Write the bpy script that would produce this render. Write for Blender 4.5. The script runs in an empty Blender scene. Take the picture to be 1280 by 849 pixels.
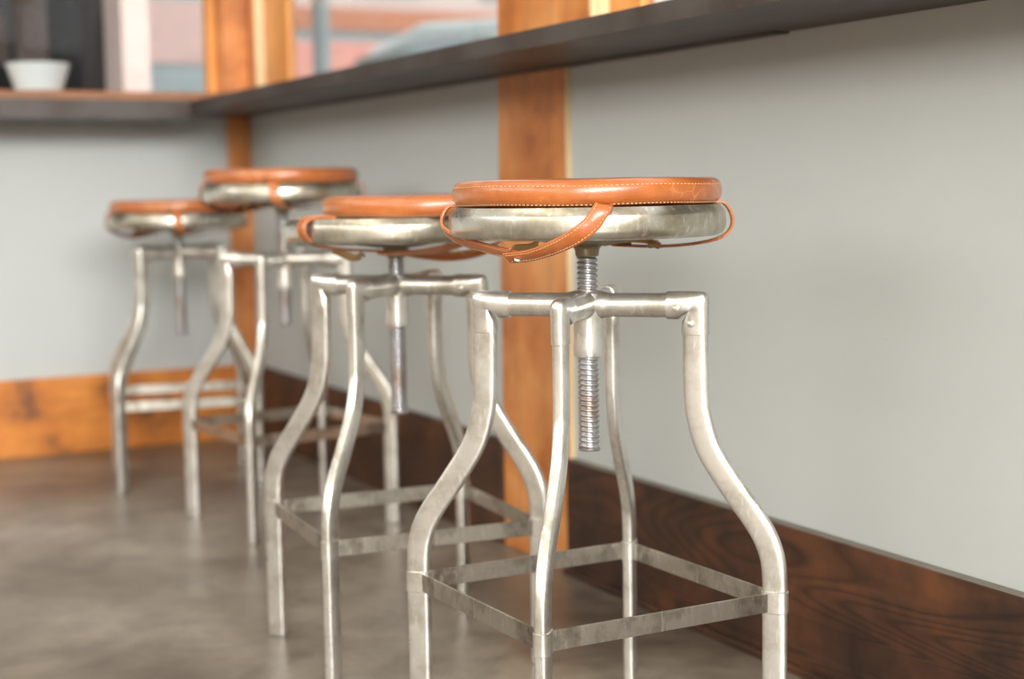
import bpy, bmesh, math, random
from mathutils import Vector, Matrix
random.seed(7)
PI = math.pi
SC = bpy.context.scene
COL = SC.collection

# ------------------------------------------------------------------ camera
F = Vector((0.4516997, 0.8868656, -0.0971431)); R = Vector((0.8902151, -0.4552344, -0.0166946)); U = Vector((0.0590287, 0.0789373, 0.9951304))
cd = bpy.data.cameras.new('camera'); cam = bpy.data.objects.new('camera', cd); COL.objects.link(cam)
m = Matrix((R, U, -F)).transposed().to_4x4(); m.translation = Vector((0, 0, 0.7)); cam.matrix_world = m
cd.sensor_width = 36; cd.lens = 1947.6 / 1280 * 36
cd.clip_start = 0.05; cd.clip_end = 200
cd.dof.use_dof = True; cd.dof.focus_distance = 1.72; cd.dof.aperture_fstop = 3.1
SC.camera = cam

# ------------------------------------------------------------------ world, lights, exposure
SC.view_settings.view_transform = 'Standard'; SC.view_settings.look = 'None'
SC.view_settings.gamma = 1; SC.view_settings.use_curve_mapping = False
SC.view_settings.exposure = -0.13
w = bpy.data.worlds.new('sky'); SC.world = w; w.use_nodes = True
bg = w.node_tree.nodes['Background']; bg.inputs[0].default_value = (0.90, 0.96, 1.0, 1); bg.inputs[1].default_value = 2.1

def area(name, loc, target, sx, sy, power, col=(1, 1, 1)):
    l = bpy.data.lights.new(name, 'AREA'); l.shape = 'RECTANGLE'; l.size = sx; l.size_y = sy; l.energy = power; l.color = col
    o = bpy.data.objects.new(name, l); COL.objects.link(o); o.location = loc
    o.rotation_euler = (Vector(target) - Vector(loc)).to_track_quat('-Z', 'Y').to_euler()
    return o
XL, YF, ZC = -3.4, -5.0, 3.3           # far side wall, wall behind the camera, ceiling
area('side_window_light', (XL + 0.06, 1.3, 2.05), (2, 1.3, 1.35), 5.4, 1.45, 135, (1.0, 0.985, 0.96))
area('shopfront_light', (-1.0, YF + 0.06, 2.15), (-0.8, 3, 1.0), 4.4, 2.1, 1080, (0.98, 0.99, 1.0))
area('ceiling_area_light', (-0.6, 1.6, ZC - 0.05), (-0.6, 1.6, 0), 0.9, 2.4, 22, (1.0, 0.93, 0.82))  # wide warm area light just below the ceiling, no fixture modelled

# ------------------------------------------------------------------ materials
def s2l(c):
    return tuple(((v / 255) / 12.92 if v / 255 <= 0.04045 else ((v / 255 + 0.055) / 1.055) ** 2.4) for v in c) + (1,)
class NT:
    def __init__(s, name):
        s.m = bpy.data.materials.new(name); s.m.use_nodes = True; s.t = s.m.node_tree
        s.b = s.t.nodes['Principled BSDF']; s._c = None
    def n(s, typ, **kw):
        nd = s.t.nodes.new(typ)
        for k, v in kw.items():
            if k in nd.inputs.keys() and not hasattr(nd, k): nd.inputs[k].default_value = v
            elif hasattr(nd, k): setattr(nd, k, v)
            else: nd.inputs[k].default_value = v
        return nd
    def l(s, a, b): s.t.links.new(a, b)
    def coord(s, scale=(1, 1, 1), rot=(0, 0, 0), kind='Object'):
        tc = s.n('ShaderNodeTexCoord'); mp = s.n('ShaderNodeMapping')
        mp.inputs['Scale'].default_value = scale; mp.inputs['Rotation'].default_value = rot
        s.l(tc.outputs[kind], mp.inputs[0]); return mp.outputs[0]
    def noise(s, vec, scale, detail=4, rough=0.55, dist=0):
        nd = s.n('ShaderNodeTexNoise'); nd.inputs['Scale'].default_value = scale; nd.inputs['Detail'].default_value = detail
        nd.inputs['Roughness'].default_value = rough; nd.inputs['Distortion'].default_value = dist
        s.l(vec, nd.inputs['Vector']); return nd.outputs[0]
    def ramp(s, fac, stops):
        r = s.n('ShaderNodeValToRGB'); el = r.color_ramp.elements
        while len(el) < len(stops): el.new(0.5)
        for e, (p, c) in zip(el, stops):
            e.position = p; e.color = c if len(c) == 4 else s2l(c)
        s.l(fac, r.inputs[0]); return r.outputs[0]
    def mix(s, fac, a, b, typ='MIX'):
        x = s.n('ShaderNodeMix'); x.data_type = 'RGBA'; x.blend_type = typ
        for sock, v in ((x.inputs[0], fac), (x.inputs[6], a), (x.inputs[7], b)):
            if hasattr(v, 'links') or isinstance(v, bpy.types.NodeSocket): s.l(v, sock)
            else: sock.default_value = v
        return x.outputs[2]
    def bump(s, h, strength, dist=0.001):
        bp = s.n('ShaderNodeBump'); bp.inputs['Strength'].default_value = strength; bp.inputs['Distance'].default_value = dist
        s.l(h, bp.inputs['Height'])
        if s._c: s.l(s._c, bp.inputs['Normal'])
        s._c = bp.outputs[0]; s.l(bp.outputs[0], s.b.inputs['Normal'])
    def set(s, **kw):
        for k, v in kw.items():
            k = k.replace('_', ' ')
            if isinstance(v, bpy.types.NodeSocket): s.l(v, s.b.inputs[k])
            else: s.b.inputs[k].default_value = v
        return s
def gray(v): return (v, v, v, 1)

def plain(name, col, rough=0.6, metal=0.0, var=0.08, scale=12):
    t = NT(name); v = t.coord(); n = t.noise(v, scale, 3)
    c = s2l(col); d = tuple(x * (1 - var * 3) for x in c[:3]) + (1,)
    t.set(Base_Color=t.ramp(n, [(0.3, d), (0.7, c)]), Roughness=rough, Metallic=metal); return t.m

def mat_paint(name, col):
    t = NT(name); v = t.coord()
    n = t.noise(v, 1.6, 3, 0.5); n2 = t.noise(v, 260, 2, 0.7)
    c = s2l(col); a = tuple(x * 0.93 for x in c[:3]) + (1,)
    base = t.ramp(n, [(0.3, a), (0.7, c)])
    vo = t.n('ShaderNodeTexVoronoi'); vo.inputs['Scale'].default_value = 9; t.l(v, vo.inputs['Vector'])
    spots = t.ramp(vo.outputs['Distance'], [(0.0, gray(1)), (0.012, gray(0))])
    base = t.mix(spots, base, s2l((96, 92, 84)))
    t.bump(n2, 0.12, 0.0006)
    t.set(Base_Color=base, Roughness=0.55); return t.m

def mat_wood(name, stops, axis='y', scale=1.0, rough=0.45, coat=0.15, ring=True, spec=0.5):
    # growth ring figure stretched along the board's length
    t = NT(name); sc = {'y': (1, 0.11, 1), 'x': (0.11, 1, 1), 'z': (1, 1, 0.11)}[axis]
    v = t.coord(scale=sc)
    big = t.noise(v, 3.2 * scale, 2, 0.45, 0.4)
    mul = t.n('ShaderNodeMath', operation='MULTIPLY'); mul.inputs[1].default_value = 76 if ring == 3 else 9; t.l(big, mul.inputs[0])
    fr = t.n('ShaderNodeMath', operation='FRACT'); t.l(mul.outputs[0], fr.inputs[0])
    fine = t.noise(v, 90 * scale, 4, 0.7)
    blot = t.noise(t.coord(), 5 * scale, 4, 0.6)
    base = t.ramp(blot, stops)
    dark = t.ramp(fr.outputs[0], [(0.0, gray(0.38)), (0.3, gray(1.05)), (0.75, gray(0.85)), (1.0, gray(0.36))])
    base = t.mix(0.85 if ring == 3 else 0.25, base, dark, 'MULTIPLY')
    base = t.mix(0.35, base, t.ramp(fine, [(0.3, gray(0.6)), (0.7, gray(1.1))]), 'MULTIPLY')
    t.bump(fine, 0.2, 0.0008)
    t.set(Base_Color=base, Roughness=rough, Coat_Weight=coat, Coat_Roughness=0.35, Specular_IOR_Level=spec); return t.m

def mat_metal(name, col, tarn, rough=0.36, metallic=0.8, sc=1.0, edge=0.5):
    t = NT(name); v = t.coord()
    n = t.noise(v, 14 * sc, 5, 0.65); n2 = t.noise(t.coord(scale=(1, 1, 0.25)), 120 * sc, 4, 0.7)
    base = t.ramp(n, [(0.32, s2l(tarn)), (0.55, s2l(col))])
    scr = t.ramp(n2, [(0.55, gray(0)), (0.72, gray(1))])
    base = t.mix(scr, base, s2l(tuple(min(255, c + 18) for c in col)))
    r = t.n('ShaderNodeMapRange'); r.inputs['To Min'].default_value = rough + 0.14; r.inputs['To Max'].default_value = rough - 0.08; t.l(n, r.inputs[0])
    t.bump(n2, 0.1, 0.0004); t.bump(n, 0.12, 0.001)
    t.set(Base_Color=base, Roughness=r.outputs[0], Metallic=metallic); return t.m

def mat_leather(name, a, b):
    t = NT(name); v = t.coord()
    n = t.noise(v, 16, 4, 0.6); n2 = t.noise(v, 4, 3)
    vo = t.n('ShaderNodeTexVoronoi'); vo.inputs['Scale'].default_value = 420; t.l(v, vo.inputs['Vector'])
    cr = t.n('ShaderNodeTexVoronoi', feature='DISTANCE_TO_EDGE'); cr.inputs['Scale'].default_value = 26
    wv = t.n('ShaderNodeVectorMath', operation='ADD')
    nn = t.n('ShaderNodeTexNoise'); nn.inputs['Scale'].default_value = 20; t.l(v, nn.inputs['Vector'])
    sc = t.n('ShaderNodeVectorMath', operation='SCALE'); sc.inputs['Scale'].default_value = 0.05; t.l(nn.outputs[1], sc.inputs[0])
    t.l(v, wv.inputs[0]); t.l(sc.outputs[0], wv.inputs[1]); t.l(wv.outputs[0], cr.inputs['Vector'])
    crease = t.ramp(cr.outputs[0], [(0.0, gray(1)), (0.02, gray(0.0))])
    mask = t.ramp(n2, [(0.5, gray(0)), (0.62, gray(1))])
    cm = t.mix(1.0, crease, mask, 'MULTIPLY')
    base = t.ramp(n, [(0.25, s2l(a)), (0.75, s2l(b))])
    worn = t.ramp(t.noise(v, 9, 5, 0.65), [(0.5, gray(0)), (0.72, gray(0.55))])
    base = t.mix(worn, base, s2l((206, 138, 86)))
    base = t.mix(cm, base, s2l((214, 152, 104)))
    t.bump(vo.outputs['Distance'], 0.22, 0.0005); t.bump(n, 0.2, 0.003)
    t.set(Base_Color=base, Roughness=0.30, Coat_Weight=0.45, Coat_Roughness=0.25); return t.m

def mat_concrete():
    t = NT('polished_concrete'); v = t.coord()
    a = t.noise(v, 1.7, 6, 0.62, 0.3); b = t.noise(v, 9, 7, 0.72, 0.4); c = t.noise(v, 60, 3, 0.6)
    base = t.ramp(a, [(0.30, (84, 70, 58)), (0.46, (118, 106, 92)), (0.64, (146, 136, 122))])
    base = t.mix(0.8, base, t.ramp(b, [(0.34, gray(0.5)), (0.5, gray(0.95)), (0.66, gray(1.3))]), 'MULTIPLY')
    r = t.n('ShaderNodeMapRange'); r.inputs['To Min'].default_value = 0.22; r.inputs['To Max'].default_value = 0.5; t.l(b, r.inputs[0])
    t.bump(c, 0.06, 0.001)
    t.set(Base_Color=base, Roughness=r.outputs[0]); return t.m

def mat_steelplate():
    t = NT('hot_rolled_steel'); v = t.coord()
    n = t.noise(v, 6, 5, 0.6); n2 = t.noise(v, 40, 4, 0.7)
    base = t.ramp(n, [(0.3, (54, 42, 33)), (0.6, (78, 72, 68))])
    rust = t.ramp(n2, [(0.62, gray(0)), (0.75, gray(0.6))])
    base = t.mix(rust, base, s2l((112, 66, 44)))
    t.bump(n2, 0.08, 0.001)
    t.set(Base_Color=base, Roughness=0.5, Metallic=0.25); return t.m

def mat_glass():
    t = NT('window_glass')
    out = t.t.nodes['Material Output']; tr = t.n('ShaderNodeBsdfTransparent'); gl = t.n('ShaderNodeBsdfGlossy')
    gl.inputs['Roughness'].default_value = 0.02; lw = t.n('ShaderNodeLayerWeight'); pw = t.n('ShaderNodeMath', operation='POWER'); pw.inputs[1].default_value = 5; t.l(lw.outputs['Facing'], pw.inputs[0])
    fr = t.n('ShaderNodeMath', operation='MULTIPLY_ADD'); fr.inputs[1].default_value = 0.8; fr.inputs[2].default_value = 0.008; t.l(pw.outputs[0], fr.inputs[0])
    mx = t.n('ShaderNodeMixShader'); t.l(fr.outputs[0], mx.inputs[0]); t.l(tr.outputs[0], mx.inputs[1]); t.l(gl.outputs[0], mx.inputs[2])
    t.l(mx.outputs[0], out.inputs[0]); t.t.nodes.remove(t.b); return t.m

M = {}
M['wall'] = mat_paint('grey_wall_paint', (186, 189, 186))
M['white_paint'] = mat_paint('white_wall_paint', (226, 224, 216))
M['warm_paint'] = mat_paint('warm_wall_paint', (170, 160, 144))
M['post'] = mat_wood('orange_fir_post', [(0.34, (158, 84, 32)), (0.48, (202, 124, 58)), (0.66, (222, 152, 88))], 'z', 1.0, 0.42, 0.25, ring=False)
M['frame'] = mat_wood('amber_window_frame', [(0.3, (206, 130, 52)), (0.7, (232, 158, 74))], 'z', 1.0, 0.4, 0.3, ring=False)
M['lit_reveal'] = mat_wood('lit_reveal_wood', [(0.3, (232, 200, 150)), (0.7, (240, 216, 176))], 'z', 1.0, 0.4, 0.2, ring=False)  # pale colour carries the light falling on the posts' near sides
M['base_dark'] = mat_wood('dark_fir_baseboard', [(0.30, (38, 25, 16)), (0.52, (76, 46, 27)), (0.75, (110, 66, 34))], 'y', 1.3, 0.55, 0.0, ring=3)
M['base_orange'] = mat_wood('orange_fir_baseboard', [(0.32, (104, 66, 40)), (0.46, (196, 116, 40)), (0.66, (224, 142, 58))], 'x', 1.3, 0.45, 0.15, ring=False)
M['sill'] = mat_wood('brown_sill', [(0.3, (132, 84, 50)), (0.7, (168, 108, 64))], 'x', 1.0, 0.5, 0.1, ring=False)
M['floor'] = mat_concrete()
M['steel'] = mat_steelplate()
M['glass'] = mat_glass()
M['nickel'] = mat_metal('worn_nickel', (220, 217, 210), (174, 167, 153), 0.28, 0.87)
M['nickel_dark'] = mat_metal('scuffed_nickel_strap_iron', (184, 178, 166), (112, 102, 88), 0.3, 0.9)
M['pan'] = mat_metal('polished_tarnished_pan', (206, 202, 190), (150, 140, 118), 0.26, 0.9, 0.8)
M['thread'] = mat_metal('threaded_steel', (176, 176, 178), (150, 122, 98), 0.3, 0.9)
M['mount'] = mat_metal('tarnished_mount', (140, 128, 104), (92, 80, 62), 0.4, 0.8)
M['leather'] = mat_leather('tan_leather', (140, 70, 28), (184, 104, 48))
M['strap'] = mat_leather('tan_strap_leather', (150, 74, 28), (186, 102, 46))
M['raw_leather'] = plain('raw_leather_back', (176, 138, 92), 0.8)
M['stitch'] = plain('cream_thread', (226, 186, 140), 0.7)
M['dust'] = plain('dusty_grey_edge', (126, 119, 108), 0.9)
M['dark'] = plain('dark_room_paint', (20, 16, 12), 0.7)
M['brownpost'] = plain('dark_brown_timber', (52, 32, 16), 0.6)
M['whitewash'] = plain('white_pink_render', (236, 214, 204), 0.8, var=0.03)
M['greyrender'] = plain('pale_grey_render', (176, 184, 182), 0.8, var=0.04)
M['pinkrender'] = plain('pale_pink_render', (230, 190, 178), 0.8, var=0.04)
M['terracotta'] = plain('terracotta_render', (222, 150, 116), 0.8, var=0.06)
M['porcelain'] = plain('white_porcelain', (196, 202, 200), 0.25, var=0.02)
M['asphalt'] = plain('pale_pavement', (150, 148, 144), 0.9)
M['amber'] = plain('amber_glass', (210, 140, 40), 0.3)

# ------------------------------------------------------------------ mesh helpers
def add_box(bm, x0, x1, y0, y1, z0, z1):
    vs = [bm.verts.new((x, y, z)) for x in (x0, x1) for y in (y0, y1) for z in (z0, z1)]
    for f in ((0, 1, 3, 2), (4, 6, 7, 5), (0, 4, 5, 1), (2, 3, 7, 6), (0, 2, 6, 4), (1, 5, 7, 3)):
        bm.faces.new([vs[i] for i in f])
def skin(bm, rings, closed=True, cap=True):
    n = len(rings[0]); V = [[bm.verts.new(p) for p in r] for r in rings]
    for a, b in zip(V, V[1:]):
        for i in range(n if closed else n - 1):
            j = (i + 1) % n; bm.faces.new((a[i], a[j], b[j], b[i]))
    if cap and closed:
        bm.faces.new(V[0][::-1]); bm.faces.new(V[-1])
def lathe(bm, prof, seg=64, c=(0, 0)):
    rings = [[(c[0] + r * math.cos(2 * PI * i / seg), c[1] + r * math.sin(2 * PI * i / seg), z) for i in range(seg)] for r, z in prof]
    skin(bm, rings)
def catmull(pts, sub=6):
    P = [Vector(p) for p in pts]; out = []
    for i in range(len(P) - 1):
        a, b, c, d = P[max(i - 1, 0)], P[i], P[i + 1], P[min(i + 2, len(P) - 1)]
        for k in range(sub):
            t = k / sub
            out.append(0.5 * ((2 * b) + (c - a) * t + (2 * a - 5 * b + 4 * c - d) * t * t + (3 * b - 3 * c + d - a) * t ** 3))
    out.append(P[-1]); return out
def superell(a, b, n, e=3.2):
    o = []
    for i in range(n):
        t = 2 * PI * (i + 0.5) / n; c, s = math.cos(t), math.sin(t)
        o.append((a * math.copysign(abs(c) ** (2 / e), c), b * math.copysign(abs(s) ** (2 / e), s)))
    return o
def sweep(bm, path, dims, side=(0, 1, 0), n=20, e=3.2):
    # section: first half-size lies in the plane of the bend, second along 'side'
    P = [Vector(p) for p in path]; S = Vector(side).normalized(); rings = []
    for i, p in enumerate(P):
        t = (P[min(i + 1, len(P) - 1)] - P[max(i - 1, 0)]).normalized()
        nrm = S.cross(t).normalized(); a, b = dims[i] if isinstance(dims, list) else dims
        ee = e[i] if isinstance(e, list) else e
        rings.append([p + nrm * u + S * v for u, v in superell(a, b, n, ee)])
    skin(bm, rings)
def finish(bm, name, mat, parent=None, smooth=True, bevel=0.0, angle=40, loc=None):
    bmesh.ops.recalc_face_normals(bm, faces=bm.faces[:])
    me = bpy.data.meshes.new(name); bm.to_mesh(me); bm.free()
    if smooth:
        for p in me.polygons: p.use_smooth = True
        me.set_sharp_from_angle(angle=math.radians(angle))
    me.materials.append(mat)
    o = bpy.data.objects.new(name, me); COL.objects.link(o)
    if parent: o.parent = parent
    if loc: o.location = loc
    if bevel > 0:
        b = o.modifiers.new('bevel', 'BEVEL'); b.width = bevel; b.segments = 2; b.limit_method = 'ANGLE'
        wn = o.modifiers.new('wn', 'WEIGHTED_NORMAL'); wn.keep_sharp = True
    return o
def boxes(name, lst, mat, parent=None, bevel=0.0):
    bm = bmesh.new()
    for b in lst: add_box(bm, *b)
    return finish(bm, name, mat, parent, smooth=bevel > 0, bevel=bevel)
def struct(o): o['kind'] = 'structure'; return o
def empty(name, loc, rz=0.0):
    o = bpy.data.objects.new(name, None); COL.objects.link(o); o.location = loc; o.rotation_euler = (0, 0, rz)
    o.empty_display_size = 0.05; return o
def tag(o, label, cat, group=None):
    o['label'] = label; o['category'] = cat
    if group: o['group'] = group
    return o
def children(o): return [c for c in bpy.data.objects if c.parent == o]

# ------------------------------------------------------------------ the room
D, E = 1.3627, 4.3004                 # right wall plane, end wall plane
ZU, ZT = 0.9117, 0.939                # underside and top of the counter
struct(boxes('floor', [(XL, D + 0.12, YF, E + 0.12, -0.1, 0)], M['floor']))
struct(boxes('ceiling', [(XL, D + 0.12, YF, E + 0.12, ZC, ZC + 0.1)], M['white_paint']))
# long wall under the counter, piers between its windows
wall_r = [(D, D + 0.12, YF, E + 0.12, 0, 0.925), (D, D + 0.12, YF, E + 0.12, 2.15, ZC), (D, D + 0.12, YF, -1.0, 0.925, 2.15)]
struct(boxes('wall_right', wall_r, M['wall']))
struct(boxes('wall_end', [(XL, D, E, E + 0.12, 0, 0.925), (XL, D, E, E + 0.12, 2.15, ZC), (XL, -0.9, E, E + 0.12, 0.925, 2.15)], M['wall']))
struct(boxes('wall_left', [(XL - 0.1, XL, YF, E + 0.12, 0, ZC)], M['warm_paint']))
struct(boxes('wall_front', [(XL, D + 0.12, YF - 0.1, YF, 0, ZC)], M['warm_paint']))
# timber post between the two long windows
struct(boxes('trim_1', [(D - 0.010, D + 0.004, 2.435, 2.700, 0, ZU), (D - 0.012, D + 0.12, 2.341, 2.692, ZT, 2.15)], M['post'], bevel=0.002))
# corner post
struct(boxes('trim_2', [(1.300, D, E - 0.022, E + 0.0, 0, ZU), (1.292, D, E - 0.02, E + 0.12, ZT, 2.15), (D, D + 0.12, 4.215, E + 0.12, ZT, 2.15)], M['post'], bevel=0.002))
# baseboards with a dusty top edge
def baseboard(name, x0, x1, y0, y1, mat, top=0.2092):
    b = struct(boxes(name, [(x0, x1, y0, y1, 0, top)], mat, bevel=0.002))
    return b
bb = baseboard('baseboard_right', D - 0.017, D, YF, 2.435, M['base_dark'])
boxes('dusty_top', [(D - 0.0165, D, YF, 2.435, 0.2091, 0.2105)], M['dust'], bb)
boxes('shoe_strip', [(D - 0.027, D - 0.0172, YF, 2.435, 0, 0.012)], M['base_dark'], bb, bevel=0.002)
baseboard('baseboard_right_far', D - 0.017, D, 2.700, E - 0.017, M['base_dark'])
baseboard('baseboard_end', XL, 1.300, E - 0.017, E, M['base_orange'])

# windows: frame + pane
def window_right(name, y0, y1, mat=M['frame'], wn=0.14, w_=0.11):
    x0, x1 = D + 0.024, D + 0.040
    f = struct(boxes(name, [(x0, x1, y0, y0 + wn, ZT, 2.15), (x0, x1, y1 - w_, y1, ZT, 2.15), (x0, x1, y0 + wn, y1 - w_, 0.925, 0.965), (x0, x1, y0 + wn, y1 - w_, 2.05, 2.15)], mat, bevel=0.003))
    boxes('pane', [(x0 + 0.005, x0 + 0.010, y0 + wn - 0.005, y1 - w_ + 0.005, 0.96, 2.055)], M['glass'], f)
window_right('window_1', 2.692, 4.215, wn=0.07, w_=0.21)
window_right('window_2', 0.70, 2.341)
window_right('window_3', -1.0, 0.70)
struct(boxes('trim_3', [(D - 0.0, D + 0.024, 4.207, 4.215, ZT, 2.15)], M['lit_reveal'])); struct(boxes('trim_4', [(D - 0.011, D + 0.024, 2.334, 2.341, ZT, 2.15)], M['lit_reveal']))  # thin strips added to paint the front-lit post returns bright
struct(boxes('trim_5', [(D - 0.0095, D, 2.431, 2.435, 0.21, ZU)], M['lit_reveal']))  # added strip: the lower post's lit side, brightness put into its colour
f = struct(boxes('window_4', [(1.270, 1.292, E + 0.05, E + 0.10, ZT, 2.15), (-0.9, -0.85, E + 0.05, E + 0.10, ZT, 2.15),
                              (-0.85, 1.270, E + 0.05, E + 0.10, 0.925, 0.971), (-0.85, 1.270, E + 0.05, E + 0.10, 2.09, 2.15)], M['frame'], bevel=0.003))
boxes('pane', [(-0.855, 1.275, E + 0.072, E + 0.078, 0.95, 2.095)], M['glass'], f)
struct(boxes('window_sill', [(-0.9, 1.292, E - 0.115, E + 0.05, 0.9415, 0.971)], M['sill'], bevel=0.003))

# counters
c1 = boxes('window_counter', [(D - 0.24, D, YF, E - 0.28, ZU, ZT), (D - 0.24, D, E - 0.28, E, ZU, ZT)], M['steel'])
tag(c1, 'long dark steel window counter running above the stools toward the corner', 'counter')
boxes('bearer_strip', [(D - 0.03, D, 1.80, E - 0.02, ZU - 0.003, ZU)], M['steel'], c1)
c2 = boxes('end_counter', [(XL, D - 0.24, E - 0.28, E, 0.889, 0.941)], M['steel'], bevel=0.002)
tag(c2, 'shorter dark steel counter under the window of the end wall', 'counter')

# ------------------------------------------------------------------ stools
RT, ZE, RB, ZR = 0.1307, 0.5578, 0.224, 0.2055
def leg_bm():
    prof = [(RT, ZE - 0.030), (RT, 0.50), (0.1315, 0.455), (0.1345, 0.425), (0.1475, 0.383), (0.178, 0.335), (0.197, 0.309), (0.2125, 0.2835), (0.2215, 0.257), (RB, 0.23), (RB, ZR), (RB, 0.1), (RB, 0.0015)]
    pts = catmull([(r, 0, z) for r, z in prof], 6)
    bm = bmesh.new(); sweep(bm, pts, (0.0146, 0.0079), (0, 1, 0), 24, 4.0); return bm
def elbow_bm():
    c = 0.0065; pts = [(RT - 0.034, 0, ZE), (RT - 0.0335, 0, ZE), (RT - 0.02, 0, ZE)]
    dims = [(0.0145, 0.0105), (0.0168, 0.0116), (0.0168, 0.0116)]; ee = [2.2, 2.2, 2.3]
    for k in range(0, 13):
        a = PI / 2 * k / 12; pts.append((RT - c + c * math.sin(a), 0, ZE - c + c * math.cos(a)))
        t = k / 12; dims.append((0.0168 - 0.0006 * t, 0.0116 - 0.0018 * t)); ee.append(2.4 + 0.5 * t)
    pts += [(RT, 0, ZE - 0.02), (RT, 0, ZE - 0.0345), (RT, 0, ZE - 0.035)]; dims += [(0.0162, 0.0097), (0.0162, 0.0097), (0.0147, 0.0082)]; ee += [3, 3, 3]
    # corner stays inside the pipe: push the inner bend out a little
    bm = bmesh.new(); P = [Vector(p) for p in pts]; rings = []
    for i, p in enumerate(P):
        if i < 3: t = Vector((1, 0, 0))
        elif i > 15: t = Vector((0, 0, -1))
        else: a = PI / 2 * (i - 3) / 12; t = Vector((math.cos(a), 0, -math.sin(a)))
        nrm = Vector((0, 1, 0)).cross(t); sec = superell(dims[i][0], dims[i][1], 20, ee[i]); rg = []
        for u, v in sec:
            uu = u
            if 3 <= i <= 15 and u > 0: uu = min(u, c * 0.98)          # inner side of the bend
            if 3 <= i <= 15 and u < 0:                                # square up the outer corner
                th = PI / 2 * (i - 3) / 12; uu = -((c - u) / (math.cos(th) ** 6 + math.sin(th) ** 6) ** (1 / 6) - c)
            rg.append(p + nrm * uu + Vector((0, 1, 0)) * v)
        rings.append(rg)
    skin(bm, rings); return bm
def arm_bm():
    bm = bmesh.new(); pts = [(x, 0, ZE) for x in (0.008, 0.0165, 0.020, 0.024, 0.030, RT - 0.03)]
    rr = [0.0168, 0.0168, 0.0160, 0.0150, 0.0145, 0.0145]
    sweep(bm, pts, [(r, r * 0.80) for r in rr], (0, 1, 0), 24, 2.0); return bm
def ring_bm():
    bm = bmesh.new(); a, b = 0.0162, 0.0098; rings = []
    for z, k in ((-0.0135, 0.9), (-0.0125, 1), (0.0125, 1), (0.0135, 0.9)):
        rings.append([(RB + u * k, v * k, ZR + z) for u, v in superell(a, b, 24, 3)])
    skin(bm, rings); return bm
def rail_bm():
    # flat bar between two neighbouring leg collars (leg at 0 and 90 degrees)
    bm = bmesh.new(); p, q_ = Vector((RB, 0, ZR)), Vector((0, RB, ZR)); d = (q_ - p).normalized(); n = Vector((1, 1, 0)).normalized()
    a, b = p + d * 0.009, q_ - d * 0.009
    vs = [a + n * s * 0.0016 + Vector((0, 0, h)) for s in (-1, 1) for h in (-0.0115, 0.0115)] + [b + n * s * 0.0016 + Vector((0, 0, h)) for s in (-1, 1) for h in (-0.0115, 0.0115)]
    V = [bm.verts.new(v) for v in vs]
    for f_ in ((0, 1, 3, 2), (4, 6, 7, 5), (0, 4, 5, 1), (2, 3, 7, 6), (0, 2, 6, 4), (1, 5, 7, 3)): bm.faces.new([V[i] for i in f_])
    return bm
def rivet_bm(x, z, off=0.0):
    bm = bmesh.new(); rings = []
    for r, d in ((0.0042, 0.0), (0.0042, 0.0010), (0.0030, 0.0018), (0.0008, 0.0021)):
        rings.append([(x + r * math.cos(2 * PI * i / 16), -0.0096 + off - d, z + r * math.sin(2 * PI * i / 16)) for i in range(16)])
    skin(bm, rings); return bm
def screw_bm():
    bm = bmesh.new(); seg, pitch, z0, z1 = 28, 0.0063, 0.383, 0.626; n = int((z1 - z0) / pitch * 8); rings = []
    for j in range(n + 1):
        z = z0 + (z1 - z0) * j / n; rg = []
        for i in range(seg):
            ph = (z / pitch + i / seg) % 1.0
            prof = 0.0105 if ph < 0.25 else (0.0105 + 0.0022 * (ph - 0.25) / 0.15 if ph < 0.4 else (0.0127 if ph < 0.78 else 0.0127 - 0.0022 * (ph - 0.78) / 0.22))
            if j == 0 or j == n: prof = 0.0108
            a = 2 * PI * i / seg; rg.append((prof * math.cos(a), prof * math.sin(a), z))
        rings.append(rg)
    skin(bm, rings)
    lathe(bm, [(0.0128, 0.3805), (0.0134, 0.3815), (0.0134, 0.3835), (0.012, 0.3845)], 28); return bm
def hub_bm():
    bm = bmesh.new()
    lathe(bm, [(0.0145, 0.4945), (0.0168, 0.4955), (0.0176, 0.4985), (0.0176, 0.505), (0.0172, 0.52), (0.0172, 0.545), (0.0180, 0.557), (0.0172, 0.567), (0.0160, 0.5715), (0.0142, 0.5725)], 40); return bm
def pan_bm():
    bm = bmesh.new()
    lathe(bm, [(0.012, 0.640), (0.148, 0.6398), (0.156, 0.6405), (0.1615, 0.6430), (0.1645, 0.6475), (0.1655, 0.652), (0.1655, 0.666), (0.1648, 0.6685), (0.1610, 0.6735), (0.1590, 0.6765), (0.157, 0.6772), (0.01, 0.6772)], 96); return bm
def mount_bm():
    bm = bmesh.new()
    lathe(bm, [(0.0128, 0.616), (0.0142, 0.618), (0.0146, 0.624), (0.017, 0.6275), (0.022, 0.630), (0.05, 0.634), (0.075, 0.6375), (0.08, 0.6405)], 40); return bm
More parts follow.
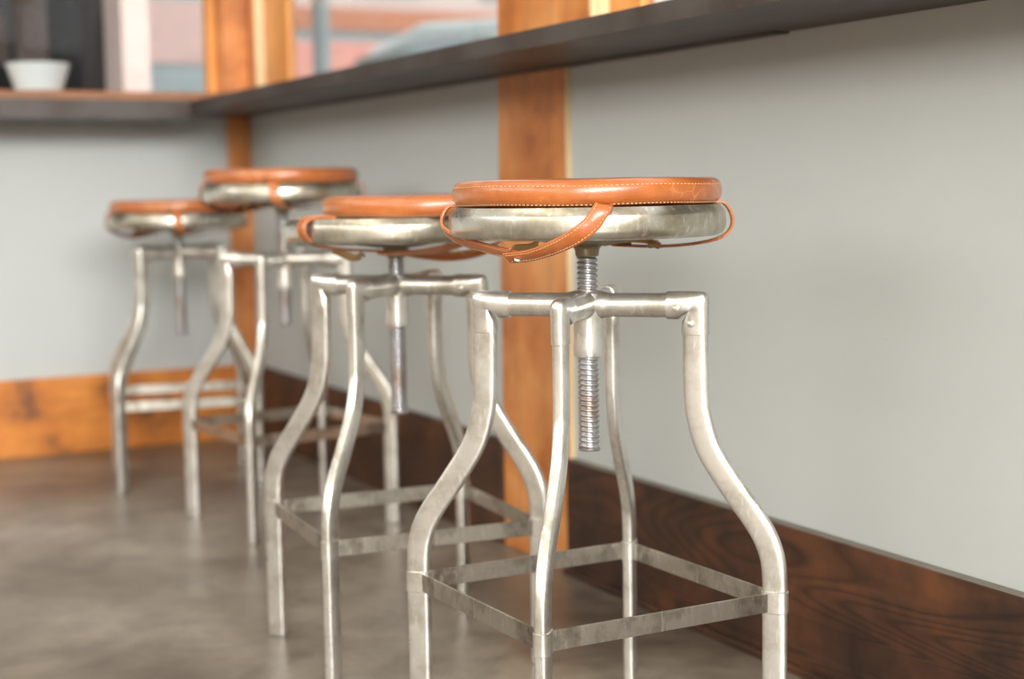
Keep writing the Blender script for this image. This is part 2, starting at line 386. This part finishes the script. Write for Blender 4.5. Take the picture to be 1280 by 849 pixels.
def cushion_bm(r=0.161, z0=0.678, z1=0.7082):
    bm = bmesh.new(); h = (z1 - z0) / 2; zc = (z0 + z1) / 2; prof = [(0.002, z0)]
    for k in range(17):
        a = -PI / 2 + PI * k / 16; c, s = math.cos(a), math.sin(a)
        prof.append((r - 0.0145 + 0.0145 * abs(c) ** 0.85, zc + h * math.copysign(abs(s) ** 0.85, s)))
    prof += [(0.10, z1 + 0.0008), (0.05, z1 + 0.0012), (0.002, z1 + 0.0014)]
    seg = 144; rings = []
    for rr, z in prof:
        rg = []
        for i in range(seg):
            a = 2 * PI * i / seg
            wob = 1 + (0.0025 * math.sin(3 * a + 1) + 0.0018 * math.sin(7 * a)) * (rr / r)
            dz = 0.0006 * math.sin(5 * a + 0.7) * (rr / r)
            rg.append((rr * wob * math.cos(a), rr * wob * math.sin(a), z + dz))
        rings.append(rg)
    skin(bm, rings); return bm
def stitch_bm(r, z, n=170, ln=0.0036):
    bm = bmesh.new()
    for i in range(n):
        a = 2 * PI * i / n; wob = 1 + 0.0025 * math.sin(3 * a + 1) + 0.0018 * math.sin(7 * a); dz = 0.0006 * math.sin(5 * a + 0.7)
        c = Vector((r * wob * math.cos(a), r * wob * math.sin(a), z + dz)); t = Vector((-math.sin(a), math.cos(a), 0)); o_ = Vector((math.cos(a), math.sin(a), 0))
        rings = []
        for k, s in ((-1, 0.45), (-0.5, 1), (0.5, 1), (1, 0.45)):
            p = c + t * ln / 2 * k
            rings.append([p + (o_ * math.cos(q_) + Vector((0, 0, 1)) * math.sin(q_)) * 0.00055 * s for q_ in (0, PI / 2, PI, 3 * PI / 2)])
        skin(bm, rings)
    return bm
def ribbon(pts, norms, width, thick=0.0030, sub=8):
    P = catmull(pts, sub); N = [v.normalized() for v in catmull(norms, sub)]
    bm = bmesh.new(); rings = []; edges = []
    for i, p in enumerate(P):
        t = (P[min(i + 1, len(P) - 1)] - P[max(i - 1, 0)]).normalized(); n = (N[i] - t * N[i].dot(t)).normalized(); s = t.cross(n).normalized()
        wd = width[0] + (width[1] - width[0]) * i / (len(P) - 1) if isinstance(width, tuple) else width
        rings.append([p + s * u * wd / 2 + n * v * thick / 2 for u, v in ((-1, -0.6), (-0.94, -1), (0.94, -1), (1, -0.6), (1, 0.6), (0.94, 1), (-0.94, 1), (-1, 0.6))])
        edges.append((p, s, n, t, wd))
    skin(bm, rings); return bm, edges
def ribbon_stitch(edges, thick=0.0030, both=True):
    bm = bmesh.new(); acc = 0; last = None
    L = [0]
    for a, b in zip(edges, edges[1:]): L.append(L[-1] + (b[0] - a[0]).length)
    d = 0.003
    while d < L[-1] - 0.003:
        i = max(k for k in range(len(L)) if L[k] <= d); i = min(i, len(edges) - 2); f_ = (d - L[i]) / max(1e-6, L[i + 1] - L[i])
        p = edges[i][0].lerp(edges[i + 1][0], f_); s, n, t, wd = edges[i][1:]
        for sg in (-1, 1):
            c = p + s * sg * (wd / 2 - 0.0028) + n * (thick / 2 + 0.0002); rings = []
            for k, q_ in ((-1, 0.5), (-0.4, 1), (0.4, 1), (1, 0.5)):
                rings.append([c + t * 0.0014 * k + (s * math.cos(h) + n * math.sin(h)) * 0.00045 * q_ for h in (0, PI / 2, PI, 3 * PI / 2)])
            skin(bm, rings)
        d += 0.0042
    return bm

def make_cushion(root, kind, rz):
    # local x: toward the camera's right, local -y: toward the camera
    cu = finish(cushion_bm(), 'seat_cushion', M['leather'], root, angle=60); cu.rotation_euler = (0, 0, rz)
    finish(stitch_bm(0.1600, 0.7008), 'stitching', M['stitch'], cu)
    finish(stitch_bm(0.1555, 0.6800, 190, 0.0030), 'stitching', M['stitch'], cu)
    # piped seam ring above the lower stitch row
    if kind == 'plain':
        S = [  # (points, normals)
            ([(0.012, -0.150, 0.6785), (0.011, -0.163, 0.6785), (0.006, -0.1685, 0.671), (-0.004, -0.1695, 0.658), (-0.020, -0.167, 0.6455), (-0.042, -0.152, 0.634), (-0.068, -0.130, 0.6245), (-0.096, -0.106, 0.6205)],
             [(0, -0.2, 1), (0, -0.8, 0.6), (0, -1, 0.1), (-.05, -1, -0.05), (-0.1, -1, -0.35), (-0.1, -0.9, -0.6), (-0.1, -0.8, -0.8), (-0.1, -0.8, -0.8)]),
            ([(-0.150, 0.004, 0.6785), (-0.163, 0.004, 0.6785), (-0.1695, 0.003, 0.672), (-0.173, 0.0, 0.661), (-0.169, -0.008, 0.6495), (-0.150, -0.030, 0.6385), (-0.118, -0.066, 0.630), (-0.078, -0.108, 0.6215)],
             [(-0.2, 0, 1), (-0.8, 0, 0.6), (-1, 0, 0.1), (-1, 0, -0.1), (-0.9, -0.2, -0.6), (-0.6, -0.6, -0.8), (-0.4, -0.7, -0.8), (-0.3, -0.7, -0.8)]),
            ([(0.150, 0.0, 0.6785), (0.162, 0.0, 0.6785), (0.170, 0.0, 0.671), (0.1745, 0.001, 0.659), (0.1725, 0.004, 0.6465), (0.160, 0.010, 0.6355), (0.130, 0.022, 0.6285), (0.085, 0.036, 0.6255), (0.035, 0.055, 0.6275)],
             [(0.2, 0, 1), (0.8, 0, 0.6), (1, 0, 0.1), (1, 0, -0.1), (0.8, 0, -0.6), (0.4, 0, -1), (0.1, 0, -1), (0, 0, -1), (0, 0, -1)]),
            ([(-0.01, 0.150, 0.6785), (-0.01, 0.162, 0.6785), (-0.01, 0.170, 0.671), (-0.008, 0.1735, 0.659), (-0.004, 0.168, 0.6465), (0.004, 0.145, 0.6365), (0.022, 0.10, 0.6305), (0.050, 0.05, 0.6285)],
             [(0, 0.2, 1), (0, 0.8, 0.6), (0, 1, 0.1), (0, 1, -0.1), (0, 0.8, -0.6), (0, 0.4, -1), (0, 0.1, -1), (0, 0, -1)])]
        snaps = [(-0.084, -0.117, 0.6195)]; tabs = [[(0.020, 0.03, 0.6300), (0.045, 0.022, 0.6345), (0.070, 0.012, 0.6340), (0.080, 0.008, 0.630), (0.081, 0.006, 0.6255)]]
        tabs.append([(-0.060, -0.085, 0.6360), (-0.072, -0.090, 0.6310), (-0.088, -0.095, 0.6300), (-0.095, -0.100, 0.6245)])
    else:
        cu.location = (0, 0, 0)
        S = [
            ([(-0.082, -0.092, 0.6790), (-0.100, -0.104, 0.6800), (-0.114, -0.114, 0.6780), (-0.1225, -0.121, 0.670), (-0.1225, -0.121, 0.6565), (-0.112, -0.111, 0.6435), (-0.088, -0.094, 0.6345), (-0.045, -0.07, 0.630), (-0.01, -0.055, 0.628)],
             [(-0.2, -0.2, 1), (-0.3, -0.3, 0.9), (-0.6, -0.6, 0.6), (-0.72, -0.69, 0.1), (-0.72, -0.69, -0.1), (-0.5, -0.5, -0.7), (-0.2, -0.2, -1), (0, 0, -1), (0, 0, -1)]),
            ([(0.115, -0.100, 0.6785), (0.120, -0.108, 0.6785), (0.124, -0.118, 0.671), (0.122, -0.118, 0.658), (0.112, -0.110, 0.6455), (0.085, -0.095, 0.634), (0.04, -0.075, 0.6265), (-0.02, -0.055, 0.624)],
             [(0.3, -0.2, 1), (0.4, -0.6, 0.6), (0.7, -.7, 0.1), (0.7, -.7, -0.05), (0.5, -.6, -0.35), (0.3, -0.5, -0.6), (0, -0.3, -0.9), (0, -0.2, -1)]),
            ([(0.10, 0.02, 0.6785), (0.114, 0.015, 0.6780), (0.122, 0.010, 0.672), (0.126, 0.005, 0.659), (0.120, 0.0, 0.640), (0.095, -0.01, 0.6225), (0.050, -0.02, 0.6195), (0.0, -0.03, 0.627)],
             [(0.2, 0, 1), (0.8, 0, 0.6), (1, 0, 0.1), (1, 0, -0.1), (0.9, 0, -0.5), (0.3, -0.7, -0.8), (0, -0.7, -0.7), (0, -0.4, -0.8)])]
        # this strap clears the rim further out
        S[2] = ([(0.155, 0.0, 0.6785), (0.163, 0.0, 0.6770), (0.170, -0.002, 0.669), (0.171, -0.004, 0.656), (0.160, -0.008, 0.640), (0.125, -0.012, 0.6225), (0.075, -0.018, 0.6170), (0.015, -0.03, 0.624)], S[2][1])
        snaps = [(-0.045, -0.055, 0.6215)]; tabs = [[(-0.085, -0.075, 0.630), (-0.07, -0.075, 0.6245), (-0.055, -0.07, 0.6195), (-0.045, -0.066, 0.6225)]]
    for pts, nr in S:
        bm, ed = ribbon(pts, nr, (0.021, 0.0175) if kind == 'plain' else 0.0195)
        st = finish(bm, 'strap', M['strap'], cu, angle=50)
        tb = ribbon_stitch(ed); finish(tb, 'strap_stitching', M['stitch'], cu)
    for p in snaps:
        bm = bmesh.new(); lathe(bm, [(0.0038, -0.002), (0.0042, -0.0008), (0.0042, 0.0008), (0.003, 0.002)], 16)
        s = finish(bm, 'snap', M['pan'], cu, loc=p); s.rotation_euler = (0.75, 0.1, 0)
    for tp in tabs:
        bm, ed = ribbon(tp, [(0.2, -0.6, -1)] * len(tp), (0.015, 0.020), 0.0018)
        finish(bm, 'strap_end', M['raw_leather'], cu, angle=50)
    return cu

def make_frame(root):
    for k in range(4):
        a = k * PI / 2
        for nm, f_, mt in (('leg', leg_bm, 'nickel'), ('elbow', elbow_bm, 'nickel'), ('cross_arm', arm_bm, 'nickel'), ('leg_collar', ring_bm, 'nickel'), ('foot_rail', rail_bm, 'nickel_dark')):
            o = finish(f_(), nm, M[mt], root, bevel=0.0006 if nm == 'foot_rail' else 0, angle=35); o.rotation_euler = (0, 0, a)
            if nm == 'elbow':
                finish(rivet_bm(RT - 0.021, ZE - 0.003, -0.0024), 'rivet', M['nickel'], o); finish(rivet_bm(RT - 0.004, ZE - 0.0215), 'rivet', M['nickel'], o)
    finish(hub_bm(), 'hub', M['nickel'], root)
SEATPARTS = ('screw', 'seat_pan', 'seat_mount', 'seat_cushion')
def make_seat(root):
    finish(screw_bm(), 'screw', M['thread'], root, angle=50)
    finish(mount_bm(), 'seat_mount', M['mount'], root)
    finish(pan_bm(), 'seat_pan', M['pan'], root, angle=30)
def copy_tree(o, parent=None):
    c = o.copy(); COL.objects.link(c)
    if parent: c.parent = parent
    for ch in children(o): copy_tree(ch, c)
    return c

stools = [  # x, y, rotation, seat height offset, seat rotation offset
    (0.9323, 1.6279, 136.50, 0.0, 0.0, 'nearest bar stool, in sharp focus, tan leather cushion with straps crossing under its seat'),
    (0.9037, 2.1514, 130.62, -0.017, 0.0, 'second bar stool from the front, its tan leather cushion slid off centre on the pan'),
    (1.0634, 3.1382, 141.35, 0.038, -87.0, 'blurred bar stool with its seat screwed up highest, third from the front'),
    (1.0035, 3.7484, 214.11, -0.025, -78.0, 'farthest bar stool, its low seat blurred in front of the grey end wall')]
camang = math.atan2(R.y, R.x)
GRP = 'industrial bar stools in a row along the counter'
first = None
for i, (x, y, a, dz, da, lab) in enumerate(stools):
    rz = math.radians(a)
    if i == 0:
        root = empty('bar_stool', (x, y, 0), rz); make_frame(root); make_seat(root); first = root
        bare = [c for c in children(root)]
        make_cushion(root, 'plain', camang - rz)
    elif i == 1:
        root = first.copy(); COL.objects.link(root)
        for c in bare: copy_tree(c, root)
        cu = make_cushion(root, 'slid', camang - rz)
    else:
        root = copy_tree(first)
    root.location = (x, y, 0); root.rotation_euler = (0, 0, rz)
    for c in children(root):
        kind = c.name.split('.')[0]
        if kind in SEATPARTS: c.location.z = dz
        if kind == 'seat_cushion': c.rotation_euler = (0, 0, camang - rz + math.radians(da))
        if kind == 'seat_cushion' and i == 1:
            # the pad sits about 5 cm toward the camera's right
            off = Vector((0.052, 0.006, 0)); off.rotate(Matrix.Rotation(camang - rz, 3, 'Z')); 
            c.location.x, c.location.y = off.x, off.y
            inv = Vector((0.052, 0.006, 0))
            for s in children(c):
                if s.name.split('.')[0] != 'stitching': s.location -= inv
    tag(root, lab, 'bar stool', GRP)

# ------------------------------------------------------------------ on the far counter
def bowl(loc):
    bm = bmesh.new(); seg = 40; rings = []
    for r, z in ((0.052, 0), (0.060, 0.003), (0.068, 0.03), (0.080, 0.066), (0.083, 0.074), (0.080, 0.074), (0.064, 0.03), (0.05, 0.01), (0.004, 0.008)):
        rings.append([(r * math.cos(2 * PI * i / seg), r * math.sin(2 * PI * i / seg), z) for i in range(seg)])
    skin(bm, rings); return finish(bm, 'bowl', M['porcelain'], None, angle=50, loc=loc)
tag(bowl((0.785, 4.272, 0.9712)), 'white flared bowl standing on the brown sill of the end window', 'bowl')

# ------------------------------------------------------------------ outside the windows
struct(boxes('ground', [(-8, 40, 4.5, 45, -0.12, -0.02), (1.6, 40, -20, 4.5, -0.12, -0.02)], M['asphalt']))
# neighbouring wing seen through the end window
bld = empty('annex_building', (0.2, 5.3, 0))
def part(name, b, mat, parent, bevel=0.0):
    ox, oy, oz = parent.location
    return boxes(name, [(b[0] - ox, b[1] - ox, b[2] - oy, b[3] - oy, b[4] - oz, b[5] - oz)], mat, parent, bevel)
part('corner_pilaster', (1.25, 1.34, 5.28, 5.55, -0.02, 3.2), M['whitewash'], bld)
part('back_wall', (-3, 1.30, 7.4, 7.6, -0.02, 3.2), M['dark'], bld)
part('side_wall', (1.25, 1.30, 5.55, 7.4, -0.02, 3.2), M['dark'], bld)
part('roof', (-3, 1.34, 5.2, 7.6, 2.6, 2.75), M['dark'], bld)
part('timber_post', (0.93, 1.02, 5.35, 5.44, -0.02, 2.6), M['brownpost'], bld)
part('low_wall', (-3, 1.25, 5.36, 5.42, -0.02, 0.93), M['dark'], bld)
part('cross_beam', (-3, 0.93, 5.6, 5.7, 1.15, 1.32), M['brownpost'], bld)
tag(bld, 'dark timber framed annex with a white corner pilaster beyond the end window', 'building')
def pendant(loc):
    t = empty('pendant_lamp', loc)
    bm = bmesh.new(); lathe(bm, [(0.01, 0.13), (0.03, 0.12), (0.045, 0.08), (0.048, 0.045), (0.036, 0.012), (0.01, 0.0)], 24); finish(bm, 'lamp_shade', M['amber'], t)
    bm = bmesh.new(); lathe(bm, [(0.004, 0.128), (0.004, 1.1)], 8); finish(bm, 'cord', M['dark'], t)
    tag(t, 'amber glass pendant lamp hanging in the dark annex', 'lamp')
pendant((0.905, 5.15, 1.325))
# far facades
fac = empty('street_building', (20, 34, 0))
part('wall', (9, 24, 34, 38, -0.02, 4.35), M['greyrender'], fac)
part('wall_band', (9, 24, 33.9, 38, 4.35, 4.85), M['terracotta'], fac)
part('upper_wall', (9, 24, 34, 38, 4.85, 9), M['whitewash'], fac)
for k in range(4): part('window', (10.4 + k * 3.1, 11.9 + k * 3.1, 33.92, 34.02, 5.2, 7.2), M['greyrender'], fac)
tag(fac, 'pale building across the street with a terracotta band, seen through the long window', 'building')
pf = empty('kiosk', (2.75, 10.2, 0))
part('plinth', (2.35, 3.15, 10, 10.6, -0.02, 1.53), M['greyrender'], pf); part('panel', (2.40, 3.13, 9.985, 10.6, 1.53, 1.93), M['pinkrender'], pf); part('upper_panel', (2.35, 3.15, 10, 10.6, 1.93, 2.9), M['greyrender'], pf)
tag(pf, 'pale pink and grey street kiosk seen beside the corner post of the end window', 'kiosk')
pl = empty('planter', (1.85, 4.5, 0))
boxes('planter_box', [(-0.1, 0.1, -0.42, 0.36, -0.02, 1.07)], M['terracotta'], pl, bevel=0.01)
boxes('soil', [(-0.09, 0.09, -0.41, 0.35, 1.05, 1.074)], M['dark'], pl)
tag(pl, 'tall terracotta planter box just outside the long window', 'planter')

def car(name, loc, rz, body, label, hs=1.0):
    t = empty(name, loc, rz); t.scale = (1, 1, hs)
    prof = [(-2.15, 0.45), (-2.2, 0.75), (-2.1, 0.95), (-1.75, 1.02), (-1.2, 1.40), (-0.2, 1.47), (0.5, 1.40), (1.2, 1.0), (2.0, 0.88), (2.2, 0.7), (2.2, 0.35), (-2.1, 0.3)]
    bm = bmesh.new(); rings = []
    for y, s in ((-0.85, 0.96), (-0.8, 1), (0.8, 1), (0.85, 0.96)):
        rings.append([(x * (s if abs(y) > 0.82 else 1), y * (0.86 if z > 1.2 else 1), 0.3 + (z - 0.3) * s) for x, z in prof])
    skin(bm, rings); finish(bm, 'body', body, t, angle=25, bevel=0.03)
    gm = M['carglass']
    for sgn in (-1, 1):
        bm = bmesh.new(); pts = [(-1.35, 1.05), (-1.0, 1.34), (0.4, 1.34), (0.95, 1.02)]
        rings = [[(x, sgn * (0.80 if z > 1.2 else 0.858), z) for x, z in pts], [(x, sgn * (0.815 if z > 1.2 else 0.868), z) for x, z in pts]]
        skin(bm, rings); finish(bm, 'side_window', gm, t)
    for x in (-1.35, 1.35):
        for sgn in (-1, 1):
            bm = bmesh.new(); rings = [[(x + r * math.cos(2 * PI * i / 24), sgn * yy, 0.32 + r * math.sin(2 * PI * i / 24)) for i in range(24)] for r, yy in ((0.3, 0.68), (0.33, 0.7), (0.33, 0.86), (0.3, 0.88))]
            skin(bm, rings); finish(bm, 'wheel', M['dark'], t)
    tag(t, label, 'van' if hs > 1.2 else 'car')
M['carglass'] = plain('car_window_glass', (120, 134, 130), 0.1)
M['carred'] = plain('red_car_paint', (222, 146, 126), 0.3)
M['carsilver'] = plain('silver_car_paint', (176, 184, 176), 0.3)
M['carwhite'] = plain('white_car_paint', (236, 236, 236), 0.3)
car('parked_car', (4.1, 7.9, -0.02), math.radians(90), M['carsilver'], 'silver grey parked car outside the long window, left of the wide post', 1.09)
car('parked_van', (4.75, 12.9, -0.02), math.radians(88), M['carred'], 'tall red parked van seen just right of the corner post through the glass', 1.35)
t = empty('street_pole', (2.55, 6.9, -0.02))
bm = bmesh.new(); lathe(bm, [(0.07, 0), (0.07, 0.1), (0.042, 0.12), (0.036, 3.4)], 20); finish(bm, 'pole', M['greyrender'], t)
bm = bmesh.new(); lathe(bm, [(0.042, 3.4), (0.05, 3.42), (0.02, 3.46)], 20); finish(bm, 'cap', M['greyrender'], t)
tag(t, 'slim grey pole standing on the pavement outside the long window', 'pole')
